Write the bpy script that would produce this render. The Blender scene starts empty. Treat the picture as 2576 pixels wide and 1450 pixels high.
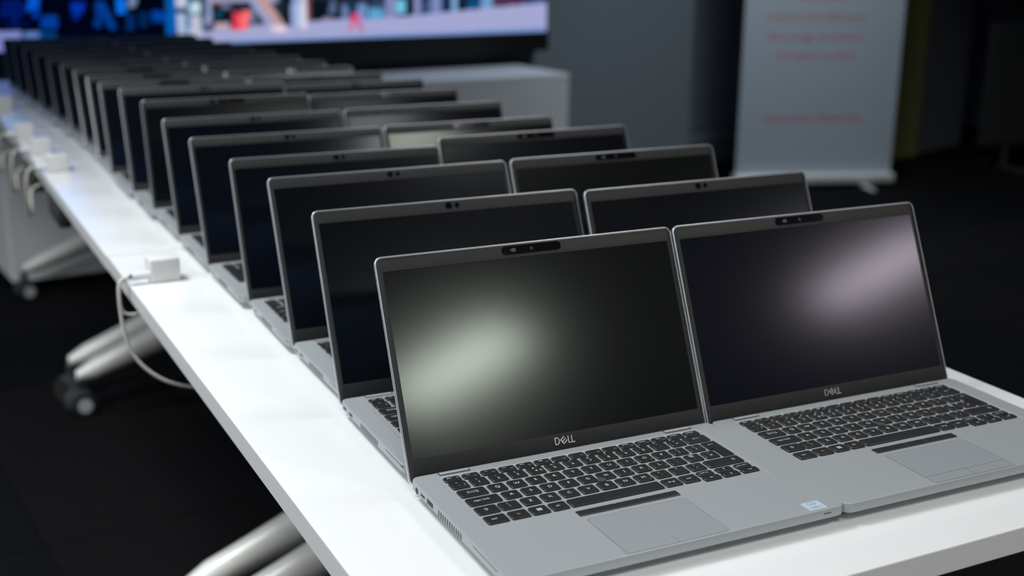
import bpy, bmesh, math, random
from mathutils import Vector, Matrix
import numpy as np
random.seed(7)
C = bpy.context.scene.collection
S = bpy.context.scene
TZ = 0.74                                   # table top height above the floor

# ---------------------------------------------------------------- camera
cam_d = bpy.data.cameras.new('camera')
cam = bpy.data.objects.new('camera', cam_d); C.objects.link(cam)
yaw, pitch, roll = 0.45437, 0.276656, 0.010835
fwd = Vector((math.sin(yaw)*math.cos(pitch), math.cos(yaw)*math.cos(pitch), -math.sin(pitch)))
rt = Vector((math.cos(yaw), -math.sin(yaw), 0)); up = rt.cross(fwd)
r2 = rt*math.cos(roll) + up*math.sin(roll); u2 = -rt*math.sin(roll) + up*math.cos(roll)
M = Matrix((( r2.x, u2.x, -fwd.x, -0.36919), (r2.y, u2.y, -fwd.y, -0.97106), (r2.z, u2.z, -fwd.z, 0.49090+TZ), (0, 0, 0, 1)))
cam.matrix_world = M
cam_d.sensor_width = 36.0; cam_d.sensor_fit = 'HORIZONTAL'
cam_d.lens = 3130.28*36.0/2576.0
cam_d.clip_start = 0.02; cam_d.clip_end = 60
cam_d.dof.use_dof = True; cam_d.dof.focus_distance = 1.14; cam_d.dof.aperture_fstop = 4.0
S.camera = cam

# ---------------------------------------------------------------- world, exposure
w = bpy.data.worlds.new('world'); S.world = w; w.use_nodes = True
w.node_tree.nodes['Background'].inputs[0].default_value = (0.5, 0.7, 1.0, 1)
w.node_tree.nodes['Background'].inputs[1].default_value = 0.015
S.view_settings.view_transform = 'Standard'; S.view_settings.look = 'None'
S.view_settings.exposure = 0.0; S.view_settings.gamma = 1.0
S.view_settings.use_curve_mapping = False

# ---------------------------------------------------------------- light strengths
RY = math.radians(6.5)                      # the room is turned 6.5 degrees against the tables
EX = Vector((math.cos(RY), math.sin(RY), 0)); EY = Vector((-math.sin(RY), math.cos(RY), 0))
CEIL = 2.69
# ceiling light panels: (column, row, watts, louvre spread in degrees, colour)
G0 = Vector((1.75, -3.47, 0))
PANELS = [
    (0, 0, 31, 148, (1.0, 0.99, 0.93)), (1, 0, 38, 148, (1.0, 0.94, 0.97)),
    (0, 1, 10, 120, (1.0, 0.97, 0.90)), (-1, 1, 18, 112, (0.97, 0.99, 1.0)), (-2, 1, 28, 150, (0.97, 0.99, 1.0)),
    (-2, 2, 66, 140, (0.96, 0.99, 1.0)), (-1, 2.2, 25, 114, (0.96, 0.99, 1.0)), (0, 2, 5.5, 115, (0.98, 0.99, 1.0)),
    (1, 3, 18, 120, (0.88, 0.95, 1.0)), (-2, 3, 72, 118, (0.9, 0.96, 1.0)),  # wall row panels added to brighten the wall, banner and sideboard
]
SCREEN_GAIN = 1.04

# ---------------------------------------------------------------- helpers
def lin(r, g, b):
    f = lambda c: ((c/255.0)/12.92 if c/255.0 <= 0.04045 else ((c/255.0+0.055)/1.055)**2.4)
    return (f(r), f(g), f(b))
def mat(name, col, rough=0.5, metal=0.0, spec=0.5, noise=0.0, scale=40.0, bump=0.0, bscale=600.0, tint=None, coat=0.0):
    m = bpy.data.materials.new(name); m.use_nodes = True
    nt = m.node_tree; b = nt.nodes['Principled BSDF']
    b.inputs['Base Color'].default_value = (*col, 1); b.inputs['Roughness'].default_value = rough
    b.inputs['Metallic'].default_value = metal; b.inputs['Specular IOR Level'].default_value = spec
    if tint: b.inputs['Specular Tint'].default_value = (*tint, 1)
    if coat: b.inputs['Coat Weight'].default_value = coat
    tc = nt.nodes.new('ShaderNodeTexCoord')
    if noise:
        n = nt.nodes.new('ShaderNodeTexNoise'); n.inputs['Scale'].default_value = scale; n.inputs['Detail'].default_value = 4
        nt.links.new(tc.outputs['Object'], n.inputs['Vector'])
        mr = nt.nodes.new('ShaderNodeMapRange'); mr.inputs[3].default_value = 1-noise; mr.inputs[4].default_value = 1+noise
        nt.links.new(n.outputs['Fac'], mr.inputs[0])
        mx = nt.nodes.new('ShaderNodeVectorMath'); mx.operation = 'SCALE'; mx.inputs[0].default_value = col
        nt.links.new(mr.outputs[0], mx.inputs['Scale']); nt.links.new(mx.outputs[0], b.inputs['Base Color'])
    if bump:
        n = nt.nodes.new('ShaderNodeTexNoise'); n.inputs['Scale'].default_value = bscale; n.inputs['Detail'].default_value = 3
        nt.links.new(tc.outputs['Object'], n.inputs['Vector'])
        bp = nt.nodes.new('ShaderNodeBump'); bp.inputs['Strength'].default_value = bump; bp.inputs['Distance'].default_value = 0.001
        nt.links.new(n.outputs['Fac'], bp.inputs['Height']); nt.links.new(bp.outputs[0], b.inputs['Normal'])
    return m
def emat(name, col, st):
    m = bpy.data.materials.new(name); m.use_nodes = True; nt = m.node_tree; nt.nodes.clear()
    e = nt.nodes.new('ShaderNodeEmission'); o = nt.nodes.new('ShaderNodeOutputMaterial')
    e.inputs[0].default_value = (*col, 1); e.inputs[1].default_value = st
    nt.links.new(e.outputs[0], o.inputs[0]); return m
def obj(name, bm, m, parent=None, smooth=None):
    if isinstance(bm, bpy.types.Mesh): me = bm
    else:
        me = bpy.data.meshes.new(name)
        bmesh.ops.recalc_face_normals(bm, faces=bm.faces)
        bm.to_mesh(me); bm.free()
        if m: me.materials.append(m)
        if smooth is not None:
            me.polygons.foreach_set('use_smooth', [True]*len(me.polygons)); me.set_sharp_from_angle(angle=math.radians(smooth))
    o = bpy.data.objects.new(name, me); C.objects.link(o)
    if parent: o.parent = parent
    return o
def thing(name, label, cat, loc=(0, 0, 0), rz=0.0, group=None):
    o = bpy.data.objects.new(name, None); C.objects.link(o); o.empty_display_size = 0.05
    o.location = loc; o.rotation_euler = (0, 0, rz); o['label'] = label; o['category'] = cat
    if group: o['group'] = group
    return o
def tag(o, label, cat, group=None):
    o['label'] = label; o['category'] = cat
    if group: o['group'] = group
    return o
def struct(o): o['kind'] = 'structure'; return o
def box(bm, x0, x1, y0, y1, z0, z1, mtx=None):
    r = bmesh.ops.create_cube(bm, size=1.0)
    for v in r['verts']:
        v.co = Vector((x0+(v.co.x+.5)*(x1-x0), y0+(v.co.y+.5)*(y1-y0), z0+(v.co.z+.5)*(z1-z0)))
        if mtx is not None: v.co = mtx @ v.co
    return r['verts']
def rbox(x0, x1, y0, y1, z0, z1, r=0.002, seg=2):
    bm = bmesh.new(); box(bm, x0, x1, y0, y1, z0, z1)
    bmesh.ops.bevel(bm, geom=list(bm.edges), offset=r, segments=seg, affect='EDGES', profile=0.5)
    return bm
def rrect(x0, x1, y0, y1, r, n=4):
    """outline of a rounded rectangle, counter-clockwise; r may be one radius or four (bl, br, tr, tl)"""
    if not isinstance(r, (tuple, list)): r = (r, r, r, r)
    pts = []
    for (cx, cy, a, rr) in ((x0+r[0], y0+r[0], 180, r[0]), (x1-r[1], y0+r[1], 270, r[1]), (x1-r[2], y1-r[2], 0, r[2]), (x0+r[3], y1-r[3], 90, r[3])):
        for k in range(n+1):
            t = math.radians(a+90.0*k/n); pts.append((cx+rr*math.cos(t), cy+rr*math.sin(t)))
    return pts
def loft(bm, rings, cap0=True, cap1=True):
    """rings: lists of 3D points with the same count"""
    vr = [[bm.verts.new(p) for p in ring] for ring in rings]
    n = len(vr[0])
    for a, b in zip(vr[:-1], vr[1:]):
        for i in range(n):
            j = (i+1) % n
            bm.faces.new((a[i], a[j], b[j], b[i]))
    if cap0: bm.faces.new(list(reversed(vr[0])))
    if cap1: bm.faces.new(vr[-1])
    return vr
def tube(bm, pts, r, n=10, closed=False):
    """round tube along a polyline; r a number or list"""
    P = [Vector(p) for p in pts]; rings = []
    prev = None
    for i, p in enumerate(P):
        d = (P[min(i+1, len(P)-1)]-P[max(i-1, 0)]).normalized()
        if prev is None:
            a = d.orthogonal().normalized()
        else:
            a = (prev - d*prev.dot(d)).normalized()
        prev = a; b = d.cross(a)
        rr = r[i] if isinstance(r, (list, tuple)) else r
        rings.append([p + (a*math.cos(2*math.pi*k/n)+b*math.sin(2*math.pi*k/n))*rr for k in range(n)])
    loft(bm, rings)
def spline(pts, sub=6):
    P = [Vector(p) for p in pts]; out = []
    for i in range(len(P)-1):
        p0, p1, p2, p3 = P[max(i-1, 0)], P[i], P[i+1], P[min(i+2, len(P)-1)]
        for k in range(sub):
            t = k/sub
            out.append(0.5*((2*p1)+(p2-p0)*t+(2*p0-5*p1+4*p2-p3)*t*t+(3*p1-p0-3*p2+p3)*t**3))
    out.append(P[-1]); return out
def disc(bm, c, ax, r, h, n=20):
    """cylinder, centre c of its first face, axis ax (unit), height h"""
    ax = Vector(ax).normalized(); a = ax.orthogonal().normalized(); b = ax.cross(a); c = Vector(c)
    ring = lambda o, rr: [c+ax*o+(a*math.cos(2*math.pi*k/n)+b*math.sin(2*math.pi*k/n))*rr for k in range(n)]
    loft(bm, [ring(0, r), ring(h, r)])
TXT = {}
def text_polys(s, size):
    """flat mesh of a short word: (verts, faces) centred on the origin, cached"""
    key = (s, size)
    if key in TXT: return TXT[key]
    cu = bpy.data.curves.new('word', 'FONT'); cu.body = s; cu.size = size; cu.align_x = 'CENTER'; cu.align_y = 'CENTER'
    cu.resolution_u = 3
    o = bpy.data.objects.new('word', cu); C.objects.link(o)
    dg = bpy.context.evaluated_depsgraph_get(); me = bpy.data.meshes.new_from_object(o.evaluated_get(dg))
    vs = [tuple(v.co) for v in me.vertices]; fs = [tuple(p.vertices) for p in me.polygons]
    if vs:
        cx = (min(v[0] for v in vs)+max(v[0] for v in vs))/2; cy = (min(v[1] for v in vs)+max(v[1] for v in vs))/2
        vs = [(v[0]-cx, v[1]-cy) for v in vs]
    bpy.data.objects.remove(o); bpy.data.curves.remove(cu); bpy.data.meshes.remove(me)
    TXT[key] = (vs, fs); return TXT[key]
def add_polys(bm, vs, fs, ox=0, oy=0, z=0, fn=None):
    fn = fn or (lambda x, y: (x+ox, y+oy, z))
    bv = [bm.verts.new(fn(x, y)) for x, y in vs]
    for f in fs:
        try: bm.faces.new([bv[i] for i in f])
        except ValueError: pass

# ---------------------------------------------------------------- materials
M_ = {}
M_['table'] = mat('white_laminate', (0.82, 0.83, 0.83), 0.24, noise=0.012, scale=3)
M_['edge'] = mat('table_edge_band', (0.55, 0.57, 0.56), 0.45)
M_['alu'] = mat('silver_laptop_shell', (0.375, 0.40, 0.415), 0.42, metal=0.2, bump=0.05, bscale=2500)
M_['aluside'] = mat('silver_shell_rim', (0.60, 0.64, 0.67), 0.33, metal=0.85)
M_['pad'] = mat('touchpad_surface', (0.35, 0.375, 0.395), 0.36, metal=0.2)
M_['bezel'] = mat('dark_bezel_plastic', (0.019, 0.0195, 0.0205), 0.5, bump=0.08, bscale=3000)
M_['gap'] = mat('black_gap', (0.004, 0.004, 0.004), 0.6)
M_['key'] = mat('black_key', (0.012, 0.012, 0.013), 0.45)
M_['legend'] = mat('white_key_print', (0.62, 0.64, 0.66), 0.6)
M_['legend2'] = mat('amber_key_print', (0.45, 0.35, 0.18), 0.6)
M_['underside'] = mat('dark_underside', (0.05, 0.052, 0.055), 0.6)
M_['port'] = mat('port_black', (0.006, 0.006, 0.006), 0.5)
M_['logo'] = mat('chrome_logo', (0.6, 0.62, 0.64), 0.25, metal=0.9)
M_['lens'] = mat('camera_glass', (0.004, 0.004, 0.006), 0.10, coat=0.4)
M_['lensdot'] = mat('lens_red_glint', (0.16, 0.05, 0.055), 0.15)  # reddish lens reflection put into the base colour
M_['shutter'] = mat('shutter_grey', (0.10, 0.11, 0.11), 0.5)
M_['foot'] = mat('rubber_foot', (0.01, 0.01, 0.01), 0.8)
M_['sticker'] = mat('pale_blue_sticker', (0.50, 0.62, 0.72), 0.35)
M_['stickerink'] = mat('sticker_ink', (0.07, 0.17, 0.28), 0.5)
M_['steel'] = mat('satin_grey_steel', (0.78, 0.78, 0.74), 0.38, metal=0.15)
M_['castor'] = mat('castor_dark_plastic', (0.04, 0.045, 0.05), 0.45)
M_['hub'] = mat('castor_hub_grey', (0.50, 0.52, 0.54), 0.45)
M_['white'] = mat('white_plastic', (0.72, 0.72, 0.71), 0.4)
M_['cable'] = mat('white_cable', (0.60, 0.58, 0.53), 0.5)
M_['chrome'] = mat('plug_metal', (0.6, 0.64, 0.7), 0.2, metal=1.0)
# display glass: anti-glare panels differ a little in the tint of their coating
DISP = {
    'green': mat('display_glass_green', (0.0012, 0.0024, 0.0030), 0.14, spec=0.50, tint=(0.88, 1.0, 0.92)),
    'rose': mat('display_glass_rose', (0.0014, 0.0032, 0.0095), 0.14, spec=0.36, tint=(0.94, 0.87, 1.0)),
    'blue': mat('display_glass_blue', (0.0016, 0.0028, 0.0062), 0.14, spec=0.36, tint=(0.8, 0.9, 1.0)),  # blue base colour stands in for dim ceiling glare
}
for d_ in DISP.values():                     # the matt film adds a wide soft lobe around each reflection
    b_ = d_.node_tree.nodes['Principled BSDF']; b_.inputs['Coat Weight'].default_value = 0.30; b_.inputs['Coat Roughness'].default_value = 0.32
    b_.inputs['Coat IOR'].default_value = 1.3

# ================================================================ room
def wpt(s, off, z): return Vector((1.0, 4.20, 0)) + EX*s + EY*off + Vector((0, 0, z))
def wbox(bm, s0, s1, o0, o1, z0, z1):
    m = Matrix(((EX.x, EY.x, 0, 1.0), (EX.y, EY.y, 0, 4.20), (0, 0, 1, 0), (0, 0, 0, 1)))
    return box(bm, s0, s1, o0, o1, z0, z1, m)
paint = mat('grey_wall_paint', (0.21, 0.25, 0.285), 0.7, noise=0.02, scale=1.5)
paint_d = mat('dark_wall_paint', (0.16, 0.18, 0.21), 0.7, noise=0.03, scale=1.5)
black = mat('black_panel', (0.006, 0.006, 0.007), 0.5)
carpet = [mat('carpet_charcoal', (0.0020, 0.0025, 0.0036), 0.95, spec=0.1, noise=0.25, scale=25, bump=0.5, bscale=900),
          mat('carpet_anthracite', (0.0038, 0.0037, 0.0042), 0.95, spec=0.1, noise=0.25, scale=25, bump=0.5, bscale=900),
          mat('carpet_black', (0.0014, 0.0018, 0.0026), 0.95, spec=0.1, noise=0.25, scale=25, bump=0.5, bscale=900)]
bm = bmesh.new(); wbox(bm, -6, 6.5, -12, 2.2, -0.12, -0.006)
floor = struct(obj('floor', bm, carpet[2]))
tm = []
for k in range(3):
    b = bmesh.new(); T = 0.5
    o_ = rrect(-T/2+.0015, T/2-.0015, -T/2+.0015, T/2-.0015, .002, 1)
    loft(b, [[(x, y, -0.006) for x, y in o_], [(x, y, -0.001) for x, y in o_], [(x*.994, y*.994, 0) for x, y in o_]], cap0=False)
    me = bpy.data.meshes.new('carpet_tile'); b.to_mesh(me); b.free(); me.materials.append(carpet[k]); tm.append(me)
rt2 = Vector((M[0][0], M[1][0], M[2][0])); camp = M.translation
Mi = M.inverted()
n_t = 0
for i in range(-9, 12):
    for j in range(-9, 4):
        p = wpt(i*0.5+.25, j*0.5-.25, 0.0)
        q = Mi @ p
        if -q.z < 0.5: continue
        px, py = q.x/-q.z*3130, q.y/-q.z*3130
        if abs(px) > 1288+500 or py < -725-600 or n_t >= 290: continue
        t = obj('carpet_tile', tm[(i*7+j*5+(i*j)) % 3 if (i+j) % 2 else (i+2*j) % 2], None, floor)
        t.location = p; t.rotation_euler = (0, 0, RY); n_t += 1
bm = bmesh.new(); wbox(bm, -6, 2.40, 0.1, 0.25, 0, CEIL); struct(obj('wall_back', bm, paint))
bm = bmesh.new(); wbox(bm, 2.40, 6.5, 0.48, 0.9, 0, CEIL); wbox(bm, 2.25, 2.40, 0.25, 0.9, 0, CEIL); struct(obj('wall_recess', bm, mat('brightened_recess_paint', (0.5, 0.58, 0.66), 0.7)))  # paint lightened to make up for light blocked from the recess
bm = bmesh.new(); wbox(bm, 2.40, 3.6, 0.20, 0.478, 0.03, 0.17); struct(obj('trim_1', bm, paint))
bm = bmesh.new(); wbox(bm, -6, 2.40, 0.088, 0.1, 0, 0.09); struct(obj('baseboard_back', bm, mat('grey_skirting', (0.10, 0.11, 0.12), 0.5)))
bm = bmesh.new(); wbox(bm, -6.15, -6, -12, 2.2, 0, CEIL); struct(obj('wall_left', bm, paint_d))
bm = bmesh.new(); wbox(bm, 6.5, 6.65, -12, 2.2, 0, CEIL); struct(obj('wall_right', bm, paint_d))
bm = bmesh.new(); wbox(bm, -6, 6.5, -12.15, -12, 0, CEIL); struct(obj('wall_front', bm, paint_d))
bm = bmesh.new(); wbox(bm, -6, 6.5, -12, 2.2, CEIL, CEIL+.1); struct(obj('ceiling', bm, mat('ceiling_board', (0.70, 0.71, 0.72), 0.9)))
# olive yellow end of a partition, and the dark partition behind it
p0 = Vector((4.78, 4.5, 0)); a = math.radians(10)
mm = Matrix.Translation(p0) @ Matrix.Rotation(a, 4, 'Z')
bm = bmesh.new(); box(bm, -0.12, 0.19, 0, 0.4, 0, CEIL, mm); struct(obj('trim_2', bm, mat('olive_yellow_paint', (0.42, 0.42, 0.16), 0.6)))
bm = bmesh.new(); mm2 = Matrix.Translation(p0) @ Matrix.Rotation(math.radians(17), 4, 'Z'); box(bm, 0.20, 0.78, 0.02, 0.3, 0, CEIL, mm2)
struct(obj('wall_partition', bm, mat('partition_grey', (0.30, 0.30, 0.34), 0.7)))

# ceiling light panels
pm = {}
for (ci, ri, st, spr, col) in PANELS:
    p = G0 + EX*(2.08*ci) + EY*(2.1*ri)
    if (ci, ri) == (0, 0): p = p + Vector((-.05, -.10, 0))
    t = thing('ceiling_light', 'square ceiling light panel, %s row, %s' % (['rear', 'middle', 'forward', 'added wall'][int(ri)], {-2: 'far left', -1: 'left', 0: 'centre', 1: 'right'}[ci]), 'light', (p.x, p.y, CEIL), RY, 'ceiling light panels')
    b = bmesh.new()
    for (x0, x1, y0, y1) in ((-.31, .31, .295, .31), (-.31, .31, -.31, -.295), (-.31, -.295, -.295, .295), (.295, .31, -.295, .295)):
        box(b, x0, x1, y0, y1, -.012, -.0005)
    obj('frame', b, M_['white'], t)
    b = bmesh.new(); box(b, -.295, .295, -.295, .295, -.008, -.0005)
    obj('diffuser', b, M_['white'], t)
    ld = bpy.data.lights.new('lamp', 'AREA'); ld.shape = 'RECTANGLE'; ld.size = ld.size_y = 0.59
    ld.energy = st*math.pi*0.35; ld.color = col; ld.spread = math.radians(spr)
    lo = bpy.data.objects.new('lamp', ld); C.objects.link(lo); lo.parent = t; lo.location = (0, 0, -.0125)
    if (ci, ri) == (0, 1): ld.size = ld.size_y = 0.34
    if ri == 0:                              # the rear pair are long narrow fittings set at an angle
        t.rotation_euler = (0, 0, math.radians(52)); t.scale = (1.0, 1.0, 1.0); ld.size = 0.64; ld.size_y = 0.36
        for c_ in t.children:
            if c_.type == 'MESH': c_.scale = (1.27, 0.62, 1)

# ================================================================ video wall
vw = thing('video_wall', 'large led video wall on the back wall showing an industrial yard', 'screen', wpt(-.6, 0.1, 0.70), RY)
SU0, SU1, SV0, SV1 = -2.4, 1.414, 0.052, 1.60            # picture area, metres along the wall from the reference point
def vloc(u, o, v): return (u+.6, o-0.1, v+TZ-0.70)
bm = bmesh.new()
def vbox(b, u0, u1, o0, o1, v0, v1):
    p0_, p1_ = vloc(u0, o0, v0), vloc(u1, o1, v1); box(b, p0_[0], p1_[0], p0_[1], p1_[1], p0_[2], p1_[2])
vbox(bm, SU0-.01, SU1+.004, 0.006, 0.0995, -0.036, SV1+.03); obj('cabinet', bm, black, vw)
bm = bmesh.new(); vbox(bm, SU0-.012, SU1+.006, -0.006, 0.0055, -0.036, SV0-.001); obj('lower_trim', bm, black, vw)
PICTURE=[([(-1.493,0.644),(-0.368,0.678),(-0.386,-0.083),(-1.574,-0.023)],(1,3,22)),
([(-1.551,0.168),(-0.873,0.15),(-0.876,0.115),(-1.555,0.136)],(0,2,15)),
([(-0.399,0.677),(-0.21,0.683),(-0.179,0.067),(-0.408,0.075)],(20,55,95)),
([(-0.21,0.683),(1.678,0.74),(1.701,0.08),(-0.243,0.117)],(30,40,58)),
([(-0.326,0.098),(-0.177,0.109),(0.064,0.128),(0.68,0.142),(1.411,0.187),(1.511,0.185),(1.521,-0.179),(-0.337,-0.085)],(160,164,205)),
([(-1.3,0.136),(-0.954,0.126),(-0.966,-0.053),(-1.319,-0.036)],(120,130,190)),
([(-0.947,0.123),(-0.89,0.121),(-0.906,-0.057),(-0.963,-0.054)],(85,120,180)),
([(-0.89,0.121),(-0.825,0.116),(-0.833,-0.06),(-0.906,-0.057)],(0,60,120)),
([(-0.179,0.061),(1.413,0.073),(1.514,0.07),(1.521,-0.179),(-0.188,-0.093)],(120,148,205)),
([(-1.02,0.24),(-0.936,0.239),(-0.942,0.174),(-1.026,0.176)],(0,22,95)),
([(-0.917,0.296),(-0.874,0.296),(-0.883,0.197),(-0.926,0.198)],(5,85,200)),
([(-0.911,0.209),(-0.885,0.209),(-0.888,0.172),(-0.914,0.173)],(0,50,150)),
([(-0.877,0.182),(-0.82,0.181),(-0.824,0.131),(-0.882,0.133)],(4,58,150)),
([(-0.985,0.175),(-0.964,0.174),(-0.967,0.138),(-0.988,0.139)],(0,28,110)),
([(-0.762,0.224),(-0.716,0.223),(-0.719,0.183),(-0.765,0.184)],(5,48,165)),
([(-0.76,0.191),(-0.738,0.191),(-0.741,0.161),(-0.763,0.162)],(3,40,140)),
([(-0.592,0.24),(-0.556,0.24),(-0.561,0.178),(-0.596,0.179)],(6,110,225)),
([(-0.544,0.262),(-0.516,0.262),(-0.52,0.204),(-0.548,0.205)],(110,130,165)),
([(-0.676,0.227),(-0.653,0.226),(-0.661,0.129),(-0.683,0.13)],(2,55,130)),
([(-0.456,0.188),(-0.385,0.186),(-0.387,0.144),(-0.459,0.146)],(3,60,150)),
([(-0.395,0.275),(-0.355,0.275),(-0.367,0.096),(-0.407,0.097)],(3,88,170)),
([(-0.358,0.275),(-0.315,0.274),(-0.32,0.197),(-0.363,0.198)],(190,196,214)),
([(-0.36,0.176),(-0.321,0.175),(-0.326,0.096),(-0.365,0.097)],(168,185,212)),
([(-0.315,0.274),(-0.299,0.274),(-0.31,0.091),(-0.326,0.091)],(10,110,150)),
([(-0.302,0.22),(-0.261,0.219),(-0.264,0.174),(-0.305,0.175)],(190,215,225)),
([(-0.309,0.169),(-0.26,0.168),(-0.265,0.083),(-0.314,0.085)],(185,188,206)),
([(-0.511,0.186),(-0.472,0.185),(-0.476,0.124),(-0.515,0.125)],(1,35,80)),
([(-1.022,0.154),(-0.916,0.151),(-0.917,0.142),(-1.022,0.145)],(0,20,80)),
([(-0.676,0.227),(-0.642,0.229),(-0.6,0.124),(-0.631,0.122)],(3,58,140)),
([(-0.558,0.178),(-0.533,0.177),(-0.531,0.118),(-0.565,0.119)],(2,45,105)),
([(-0.256,0.227),(-0.22,0.226),(-0.227,0.101),(-0.263,0.102)],(60,75,105)),
([(-0.235,0.258),(-0.215,0.257),(-0.223,0.124),(-0.242,0.125)],(150,160,195)),
([(-0.212,0.214),(-0.129,0.212),(-0.133,0.133),(-0.217,0.135)],(14,22,30)),
([(-0.207,0.22),(-0.162,0.219),(-0.163,0.2),(-0.208,0.201)],(110,50,60)),
([(-0.198,0.182),(-0.176,0.181),(-0.178,0.153),(-0.199,0.154)],(10,75,110)),
([(-0.171,0.21),(-0.138,0.209),(-0.139,0.187),(-0.172,0.188)],(105,115,150)),
([(-0.129,0.177),(-0.096,0.176),(-0.099,0.103),(-0.133,0.104)],(225,60,82)),
([(-0.095,0.18),(-0.058,0.179),(-0.062,0.102),(-0.099,0.103)],(248,110,112)),
([(-0.209,0.135),(-0.142,0.133),(-0.143,0.108),(-0.21,0.11)],(180,160,170)),
([(-0.057,0.192),(-0.028,0.191),(-0.031,0.127),(-0.061,0.128)],(95,110,140)),
([(-0.236,0.242),(0.069,0.237),(0.068,0.212),(-0.237,0.217)],(150,155,190)),
([(0.096,0.253),(0.131,0.252),(0.126,0.113),(0.09,0.114)],(16,22,34)),
([(0.131,0.252),(0.161,0.252),(0.156,0.105),(0.125,0.106)],(150,170,215)),
([(0.161,0.252),(0.179,0.252),(0.174,0.105),(0.156,0.105)],(30,110,150)),
([(0.167,0.252),(0.197,0.251),(0.192,0.101),(0.161,0.102)],(205,205,225)),
([(0.203,0.251),(0.22,0.251),(0.216,0.128),(0.198,0.129)],(120,70,65)),
([(0.219,0.219),(0.356,0.216),(0.354,0.133),(0.216,0.137)],(8,20,30)),
([(0.266,0.145),(0.302,0.144),(0.302,0.128),(0.265,0.129)],(150,140,165)),
([(0.301,0.217),(0.334,0.216),(0.332,0.157),(0.299,0.158)],(80,100,135)),
([(0.36,0.199),(0.389,0.199),(0.388,0.136),(0.358,0.136)],(110,130,175)),
([(0.43,0.198),(0.478,0.197),(0.476,0.13),(0.429,0.131)],(110,140,190)),
([(0.487,0.18),(0.554,0.179),(0.553,0.131),(0.486,0.133)],(90,160,205)),
([(0.507,0.213),(0.554,0.213),(0.554,0.175),(0.506,0.177)],(50,70,100)),
([(0.565,0.246),(0.623,0.245),(0.621,0.137),(0.563,0.138)],(125,135,180)),
([(0.622,0.211),(0.661,0.211),(0.661,0.153),(0.621,0.154)],(110,190,220)),
([(0.661,0.194),(0.711,0.193),(0.71,0.145),(0.66,0.146)],(18,30,48)),
([(0.711,0.244),(0.741,0.244),(0.74,0.137),(0.71,0.138)],(140,150,200)),
([(0.751,0.209),(0.781,0.209),(0.78,0.146),(0.75,0.147)],(60,90,130)),
([(0.791,0.226),(0.841,0.225),(0.841,0.149),(0.79,0.15)],(120,135,185)),
([(0.851,0.207),(0.892,0.207),(0.892,0.154),(0.851,0.155)],(10,45,85)),
([(0.903,0.241),(0.923,0.241),(0.923,0.154),(0.902,0.154)],(130,170,215)),
([(0.923,0.206),(0.975,0.205),(0.975,0.163),(0.923,0.164)],(15,30,50)),
([(0.975,0.205),(1.048,0.204),(1.049,0.165),(0.975,0.167)],(10,75,130)),
([(1.048,0.239),(1.112,0.238),(1.112,0.167),(1.048,0.169)],(110,150,200)),
([(1.123,0.203),(1.286,0.2),(1.286,0.178),(1.123,0.181)],(95,50,90)),
([(1.286,0.2),(1.411,0.198),(1.411,0.187),(1.286,0.189)],(40,90,160)),
([(-0.066,0.231),(-0.021,0.231),(0.072,0.101),(0.031,0.096)],(150,158,198)),
([(-0.035,0.231),(0.02,0.23),(0.091,0.124),(0.055,0.115)],(185,150,150)),
([(0.029,0.116),(0.099,0.12),(0.105,0.091),(0.045,0.089)],(225,205,215)),
([(0.378,0.196),(0.415,0.198),(0.418,0.155),(0.388,0.152)],(25,55,90)),
([(0.401,0.159),(0.433,0.161),(0.444,0.121),(0.398,0.119)],(225,70,120)),
([(0.399,0.129),(0.417,0.128),(0.401,0.082),(0.384,0.082)],(215,85,130)),
([(0.421,0.131),(0.438,0.131),(0.46,0.087),(0.444,0.08)],(205,60,110))]
rows = list(np.arange(SV0, 0.26, 0.0045)) + list(np.arange(0.27, SV1, 0.05)) + [SV1]
cols = list(np.arange(SU0, SU1, 0.009)) + [SU1]
nr, nc = len(rows), len(cols)
U, V = np.meshgrid(cols, rows)
img = np.zeros((nr, nc, 3)); img[:] = lin(4, 16, 50)
rs = np.random.RandomState(3)
for k in range(90):
    u, v = rs.uniform(SU0, SU1), rs.uniform(0.24, SV1); wu, hv = rs.uniform(.03, .22), rs.uniform(.05, .3)
    c = lin(5, rs.uniform(30, 110), rs.uniform(90, 225)) if u < -.35 else lin(*[rs.uniform(60, 190)*f for f in (.85, .95, 1.1)])
    img[(abs(U-u) < wu/2) & (abs(V-v) < hv/2)] = c
img[(U > -1.30) & (U < -.72) & (V > .27) & (V < .75)] = np.array(lin(0, 140, 245))*2.2  # azure area added above the view, overbright to tint the far table
img[(U > -.45) & (V > .62)] = lin(118, 152, 214)
img[(U > -1.9) & (U <= -.45) & (V > .9)] = lin(30, 80, 190)
def inside(P, U, V):
    r = np.zeros(U.shape, bool)
    n = len(P)
    for i in range(n):
        x0, y0 = P[i]; x1, y1 = P[(i+1) % n]
        c = ((y0 > V) != (y1 > V))
        with np.errstate(divide='ignore', invalid='ignore'):
            xs = (x1-x0)*(V-y0)/((y1-y0) if y1 != y0 else 1e-9)+x0
        r ^= c & (U < xs)
    return r
for k, (P, c) in enumerate(PICTURE):
    m = inside(P, U, V) & (V < 0.262)
    img[m] = lin(*c)
me = bpy.data.meshes.new('picture')
vs = [vloc(u, 0.0055, v) for v, u in zip(V.ravel(), U.ravel())]
fs = [(r*nc+c, r*nc+c+1, (r+1)*nc+c+1, (r+1)*nc+c) for r in range(nr-1) for c in range(nc-1)]
me.from_pydata(vs, [], fs)
ca = me.color_attributes.new('led', 'FLOAT_COLOR', 'POINT')
ca.data.foreach_set('color', np.concatenate([img.reshape(-1, 3), np.ones((nr*nc, 1))], 1).astype(np.float32).ravel())
m = bpy.data.materials.new('led_picture'); m.use_nodes = True; nt = m.node_tree; nt.nodes.clear()
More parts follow.
